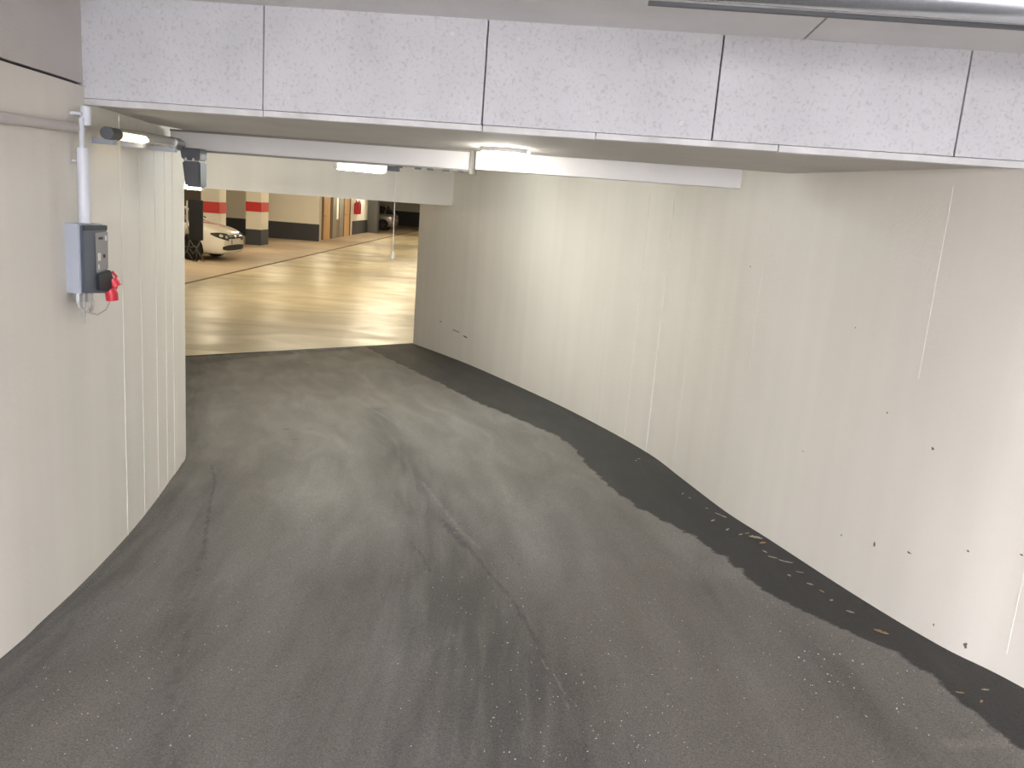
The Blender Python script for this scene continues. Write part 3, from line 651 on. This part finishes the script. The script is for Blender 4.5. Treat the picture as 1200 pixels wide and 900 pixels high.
# ------------------------------------------------------------------ cars (x = forward, nose at 0)
def car(loc, rot, paint, label):
    t = thing('car', (0, 0, 0), label, 'car')
    st = [  # x, z bottom, z sill, half width low, half width belt, z belt, z top (hood), crown half width
        (0.0, .26, .30, .56, .58, .60, .66, .38), (-.05, .20, .25, .68, .70, .66, .74, .48), (-.16, .17, .23, .77, .79, .72, .81, .58),
        (-.34, .17, .23, .835, .85, .78, .885, .64), (-.60, .17, .24, .865, .875, .83, .945, .68), (-.95, .17, .25, .88, .885, .87, .99, .70), (-1.22, .17, .26, .885, .89, .90, 1.02, .73),
        (-1.7, .17, .26, .885, .89, .88, 1.0, .76), (-2.5, .17, .26, .885, .89, .90, 1.0, .76), (-3.3, .17, .27, .885, .89, .92, 1.0, .74), (-3.8, .19, .30, .86, .87, .93, 1.0, .70),
        (-4.08, .24, .33, .80, .82, .90, .98, .62), (-4.17, .30, .38, .72, .74, .80, .86, .55), (-4.20, .36, .42, .60, .62, .72, .76, .45)]
    bm = B(); R_ = []
    for x, zb, zs, hl, hb, zB, zt, ch in st:
        half = [(0, zb), (hl * .8, zb), (hl, zs), (hb + .01, (zs + zB) / 2), (hb, zB), (ch + (hb - ch) * .35, zB + (zt - zB) * .72), (ch * .6, zt - .006), (0, zt)]
        full = half + [(-y, z) for y, z in half[-2:0:-1]]
        R_.append([bm.verts.new((x, y, z)) for y, z in full])
    n = len(R_[0])
    for a, b in zip(R_, R_[1:]):
        for k in range(n): bm.faces.new((a[k], a[(k + 1) % n], b[(k + 1) % n], b[k]))
    bm.faces.new(R_[0]); bm.faces.new(R_[-1][::-1])
    body = link('body', bm, paint, t, smooth=True)
    md = body.modifiers.new('s', 'SUBSURF'); md.levels = 2; md.render_levels = 2
    cut = []
    for wx in (-.88, -3.46):
        for s in (-1, 1):
            cb = B(); tube(cb, [(wx, s * .62, .32), (wx, s * 1.1, .32)], .365, 28); c = link('cutter', cb, M_black); cut.append(c)
            md = body.modifiers.new('b', 'BOOLEAN'); md.operation = 'DIFFERENCE'; md.object = c; md.solver = 'EXACT'
    dg = bpy.context.evaluated_depsgraph_get(); ev = body.evaluated_get(dg)
    nm = bpy.data.meshes.new_from_object(ev, depsgraph=dg); body.modifiers.clear(); body.data = nm
    if not nm.materials: nm.materials.append(paint)
    for p in nm.polygons: p.material_index = 0
    nm.shade_smooth(); nm.set_sharp_from_angle(angle=math.radians(40))
    for c in cut: bpy.data.objects.remove(c)
    bb = B(); bb.from_mesh(nm); tree = BVHTree.FromBMesh(bb); bb.free()
    def patch(name, m_, fn, nu=14, nv=5, off=.006, parent=t, cen=(-.95, 0), th=.006):
        """a thin curved piece lying on the body; fn(u,v) -> azimuth deg, z"""
        pb = B(); G = []
        for o_ in (off, off - th):
            rows = []
            for i in range(nu + 1):
                row = []
                for j in range(nv + 1):
                    az, z = fn(i / nu, j / nv); d_ = Vector((math.cos(math.radians(az)), math.sin(math.radians(az)), 0))
                    o0 = Vector((cen[0], cen[1], z)); hit = tree.ray_cast(o0 + d_ * 3, -d_)
                    p = hit[0] if hit[0] else o0 + d_ * .8
                    row.append(pb.verts.new(p + d_ * o_))
                rows.append(row)
            G.append(rows)
        for rows in G:
            for i in range(nu):
                for j in range(nv): pb.faces.new((rows[i][j], rows[i + 1][j], rows[i + 1][j + 1], rows[i][j + 1]))
        bnd = [(i, 0) for i in range(nu)] + [(nu, j) for j in range(nv)] + [(i, nv) for i in range(nu, 0, -1)] + [(0, j) for j in range(nv, 0, -1)]
        for k in range(len(bnd)):
            a, b = bnd[k], bnd[(k + 1) % len(bnd)]
            pb.faces.new((G[0][a[0]][a[1]], G[0][b[0]][b[1]], G[1][b[0]][b[1]], G[1][a[0]][a[1]]))
        return link(name, pb, m_, parent, smooth=SM)
    for s in (-1, 1):
        hl = patch('headlight', M_darker, lambda u, v: (s * (23 + 30 * u), .635 + .09 * u + (v - .5) * .19 * (1 - .8 * u ** 2.5)), off=.008)
        for a, w_, zc in ((29, 3.2, .65), (39, 3.2, .685)):
            patch('lamp_reflector', M_lens, lambda u, v: (s * (a + w_ * (u - .5) * 2 * (1 - (2 * v - 1) ** 2 * .6)), zc + (v - .5) * .075), 6, 4, .012, hl)
    patch('grille', M_darker, lambda u, v: (-23.5 + 47 * u, .645 + (v - .5) * .10), 20, 3, .008)
    patch('grille_bar', M_chrome, lambda u, v: (-23 + 46 * u, .66 + (v - .5) * .012), 20, 1, .014)
    patch('badge', M_chrome, lambda u, v: (4.2 * (2 * u - 1) * math.sqrt(max(.05, 1 - (2 * v - 1) ** 2)), .655 + (v - .5) * .115), 8, 8, .020)
    patch('lower_intake', M_darker, lambda u, v: (-37 + 74 * u, .36 + (v - .5) * .15 * (1 - .5 * abs(2 * u - 1) ** 4)), 24, 4, .006)
    pl = patch('number_plate', M_plate, lambda u, v: (-15 + 30 * u, .51 + (v - .5) * .11), 10, 2, .016)
    patch('plate_strip', M_bluestrip, lambda u, v: (-15 + 2.6 * u, .51 + (v - .5) * .11), 2, 2, .020, pl)
    for s in (-1, 1):
        patch('tail_light', M_tail, lambda u, v: (180 - s * (24 + 14 * u), .86 + (v - .5) * .17), 8, 4, .008, cen=(-3.3, 0))
    patch('rear_plate', M_plate, lambda u, v: (165 + 30 * u, .62 + (v - .5) * .11), 6, 2, .012, cen=(-3.3, 0))
    # cabin
    gb = B(); cs = [(-1.05, .97, .70, .97), (-1.35, .98, .76, 1.12), (-1.85, .98, .76, 1.40), (-2.2, .98, .76, 1.455), (-3.0, .98, .76, 1.455), (-3.6, .98, .74, 1.40), (-4.0, .97, .68, 1.02)]
    rr = []
    for x, z0, hw, zt in cs:
        k = (zt - z0); h2 = hw - .20 * k / .47
        prof = [(-hw, z0 - .06), (-(hw * .5 + h2 * .5) - .015, z0 + k * .5), (-h2, z0 + k * .93), (-h2 * .7, zt), (h2 * .7, zt), (h2, z0 + k * .93), ((hw * .5 + h2 * .5) + .015, z0 + k * .5), (hw, z0 - .06)]
        rr.append([gb.verts.new((x, y, z)) for y, z in prof])
    for a, b in zip(rr, rr[1:]):
        for k in range(7): gb.faces.new((a[k], a[k + 1], b[k + 1], b[k]))
        gb.faces.new((a[7], a[0], b[0], b[7]))
    gb.faces.new(rr[0]); gb.faces.new(rr[-1][::-1])
    link('windows', gb, M_glass_dark, t, smooth=math.radians(50))
    rb = B(); vs = []
    for x, z in ((-1.88, 1.415), (-2.2, 1.468), (-3.0, 1.468), (-3.62, 1.41)):
        vs.append([rb.verts.new((x, y, z - d_)) for y, d_ in ((-.60, .045), (-.45, .004), (0, -.012), (.45, .004), (.60, .045))])
    for a, b in zip(vs, vs[1:]):
        for k in range(4): rb.faces.new((a[k], a[k + 1], b[k + 1], b[k]))
    r0 = bmesh.ops.extrude_face_region(rb, geom=rb.faces[:]); bmesh.ops.translate(rb, verts=[g for g in r0['geom'] if isinstance(g, bmesh.types.BMVert)], vec=(0, 0, .012))
    link('roof', rb, paint, t, smooth=SM)
    for s in (-1, 1):
        for pp in ([(-1.10, s * .72, .985), (-1.87, s * .60, 1.40)], [(-2.45, s * .775, .97), (-2.5, s * .60, 1.43)], [(-3.55, s * .76, .97), (-3.62, s * .60, 1.38)]):
            pb = B(); tube(pb, pp, .028, 8); link('pillar', pb, paint if pp[0][0] != -2.45 else M_darker, t)
        mb = B(); box(mb, (-1.42, s * .98 - .09, .97), (-1.30, s * .98 + .09, 1.09), bev=.03); link('mirror', mb, M_darker, t, smooth=SM)
    for wx in (-.88, -3.46):
        for s in (-1, 1):
            tb = B(); tube(tb, [(wx, s * .67, .315), (wx, s * .69, .315), (wx, s * .86, .315), (wx, s * .88, .315)], [.29, .315, .315, .29], 28)
            wh = link('wheel', tb, M_black, t, smooth=SM)
            rb = B(); tube(rb, [(wx, s * .865, .315), (wx, s * .884, .315)], .205, 24); link('rim', rb, M_darker, wh, smooth=SM)
            for k in range(5):
                a = math.radians(90 + 72 * k); sb = B()
                tube(sb, [(wx + .03 * math.cos(a), s * .892, .315 + .03 * math.sin(a)), (wx + .2 * math.cos(a), s * .886, .315 + .2 * math.sin(a))], [.022, .012], 6)
                link('spoke', sb, M_rim, wh)
    t.scale = (1.04, 1.04, 1.04); t.location = loc; t.rotation_euler = (0, 0, rot)
    return t
car((-8.17, 24.0, 0), math.radians(-4), M_carwhite, 'white hatchback parked nose out in front of the red banded column')
car((-12.35, 53.4, 0), math.radians(180), M_carsilver, 'silver car parked far back beside the dark grey column')

# black board on a frame with a bright pole, in front of the white car's wheel
t = thing('black_board', (-8.89, 23.0, 0), 'black upright board on a thin frame left of the white car', 'board')
bm = B(); box(bm, (-9.08, 22.98, .60), (-8.71, 23.03, 1.645), bev=.008); link('board', bm, M_darker, t)
bm = B(); tube(bm, [(-9.135, 23.0, .98), (-9.135, 23.0, 1.62)], .020, 8); link('pole', bm, M_cable, t)
for pp in ([(-9.10, 23.0, .66), (-8.98, 23.0, .46), (-8.88, 23.0, .38)], [(-8.80, 23.0, .50), (-8.98, 23.0, .22)], [(-8.88, 23.0, .40), (-9.02, 23.35, 0)], [(-8.76, 23.0, .61), (-8.90, 23.0, .38), (-8.82, 23.4, 0)], [(-9.05, 23.0, .61), (-9.14, 23.0, .3), (-9.12, 23.4, 0)], [(-9.135, 23.0, 1.0), (-9.06, 23.0, .80)]):
    bm = B(); tube(bm, pp, .013, 8); link('leg', bm, M_rim if len(pp) > 2 else M_dark, t)

t.location = (-8.70, 22.5, 0)

# fire extinguishers on the side wall
for k, y in enumerate((44.35, 45.05)):
    t = thing('fire_extinguisher', (-8.80, y, 1.05), ('red fire extinguisher on the white wall, the one nearer the wooden door', 'red fire extinguisher on the white wall, the one nearer the dark column')[k], 'fire extinguisher', 'fire extinguishers on the side wall')
    bm = B(); tube(bm, [(-8.78, y, 1.06), (-8.78, y, 1.10), (-8.78, y, 1.58), (-8.78, y, 1.68)], [.10, .115, .115, .05], 16); link('cylinder', bm, M_red, t, smooth=SM)
    bm = B(); tube(bm, [(-8.78, y, 1.68), (-8.78, y, 1.76)], .03, 8); box(bm, (-8.80, y - .12, 1.74), (-8.76, y + .04, 1.77)); link('valve', bm, M_darker, t)
    bm = B(); tube(bm, [(-8.72, y - .04, 1.72), (-8.66, y - .13, 1.55), (-8.68, y - .12, 1.25)], .015, 8); link('hose', bm, M_black, t)
    bm = B(); box(bm, (-8.91, y - .03, 1.2), (-8.86, y + .03, 1.6)); link('bracket', bm, M_dark, t)
bm = B(); box(bm, (-8.895, 43.35, .72), (-8.884, 47.9, 2.44)); struct(link('trim_7', bm, mat('white_wall_paint', (.82, .80, .74), .6)), 'white painted field behind the red fire extinguishers')

# ------------------------------------------------------------------ leaves and grit
def leaf(x, y, L_, W_, rot, m_, label, grp=None, curl=.25, name='dry_leaf'):
    bm = B(); n = 7; rows = []
    for i in range(n + 1):
        u_ = i / n; hw = W_ * .5 * math.sin(math.pi * min(1, u_ * .92 + .05)) ** .8 * (1 + .25 * math.sin(i * 2.3 + x * 20))
        rows.append([bm.verts.new(((u_ - .5) * L_, k * hw, curl * L_ * ((u_ - .5) ** 2) + abs(k) * hw * .5 + .002)) for k in (-1, 0, 1)])
    for a, b in zip(rows, rows[1:]):
        for k in range(2): bm.faces.new((a[k], a[k + 1], b[k + 1], b[k]))
    ex = bmesh.ops.extrude_face_region(bm, geom=bm.faces[:]); bmesh.ops.translate(bm, verts=[g for g in ex['geom'] if isinstance(g, bmesh.types.BMVert)], vec=(0, 0, .0008))
    bmesh.ops.rotate(bm, verts=bm.verts, cent=(0, 0, 0), matrix=Matrix.Rotation(rot, 3, 'Z'))
    o = link(name, bm, m_, smooth=True); o.location = (x, y, gz(x, y) + .0045)
    return tag(o, label, 'leaf', grp)
leaf(1.658, 3.307, .062, .022, -.6, M_leaf, 'curled tan dry leaf lying alone on the dark strip at the lower right')
leaf(1.428, 4.43, .075, .030, -.3, M_leafpale, 'largest pale leaf scrap in the litter pile against the right wall')
leaf(1.447, 4.35, .050, .022, .5, M_leaf, 'brown dry leaf in the litter pile against the right wall')
leaf(1.49, 4.085, .075, .012, -.4, M_leafpale, 'long pale straw scrap just below the litter pile')
random.seed(5)
G2 = 'small leaf scraps along the right wall'
for x, y in [(1.40, 4.50), (1.358, 4.477), (1.334, 4.784), (1.31, 4.83), (1.265, 4.936), (1.198, 5.135), (1.17, 5.223), (.97, 6.025), (1.0, 6.08), (.581, 7.897), (1.438, 4.138), (1.52, 3.80), (1.55, 3.72), (1.52, 3.95), (1.75, 2.83), (1.80, 2.775), (1.86, 2.86), (1.42, 4.22), (1.30, 4.55), (1.25, 4.70), (1.6, 3.5), (1.56, 3.62), (1.45, 3.9)]:
    leaf(x, y, random.uniform(.02, .05), random.uniform(.007, .015), random.uniform(-1, 1), random.choice((M_leafpale, M_leafpale, M_leaf)), 'tiny pale leaf scrap on the dark strip beside the right wall', G2)
bm = B(); random.seed(3)
def pebble(x, y, r):
    c = Vector((x, y, gz(x, y) + r * .35)); ax = [Vector((random.uniform(.6, 1.2), 0, 0)), Vector((0, random.uniform(.6, 1.2), 0)), Vector((0, 0, random.uniform(.5, .9)))]
    a = random.uniform(0, 3); M3 = Matrix.Rotation(a, 3, 'Z')
    v = [bm.verts.new(c + M3 @ (s * q * r)) for q in ax for s in (1, -1)]
    for f in ((0, 2, 4), (2, 1, 4), (1, 3, 4), (3, 0, 4), (2, 0, 5), (1, 2, 5), (3, 1, 5), (0, 3, 5)): bm.faces.new([v[k] for k in f])
def scatter(cx_, cy_, sx, sy, n, r0, r1):
    for _ in range(n):
        x = random.gauss(cx_, sx); y = random.gauss(cy_, sy)
        if along(LW, y)[0].x + .03 < x < along(RW, y)[0].x - .03: pebble(x, y, random.uniform(r0, r1))
scatter(-1.25, 2.6, .22, .35, 110, .0014, .0035)
scatter(.25, 2.6, .22, .45, 150, .0014, .0034)
scatter(.9, 2.7, .45, .45, 160, .0013, .003)
scatter(-.2, 3.7, .15, .4, 40, .0015, .003)
scatter(1.35, 2.95, .12, .15, 30, .002, .005)
scatter(1.45, 3.9, .12, .5, 40, .002, .004)
scatter(0, 3.2, 1.2, 1.0, 120, .0012, .0028)
g = link('grit', bm, M_grit); tag(g, 'fine pale grit scattered over the near asphalt', 'grit'); g['kind'] = 'stuff'
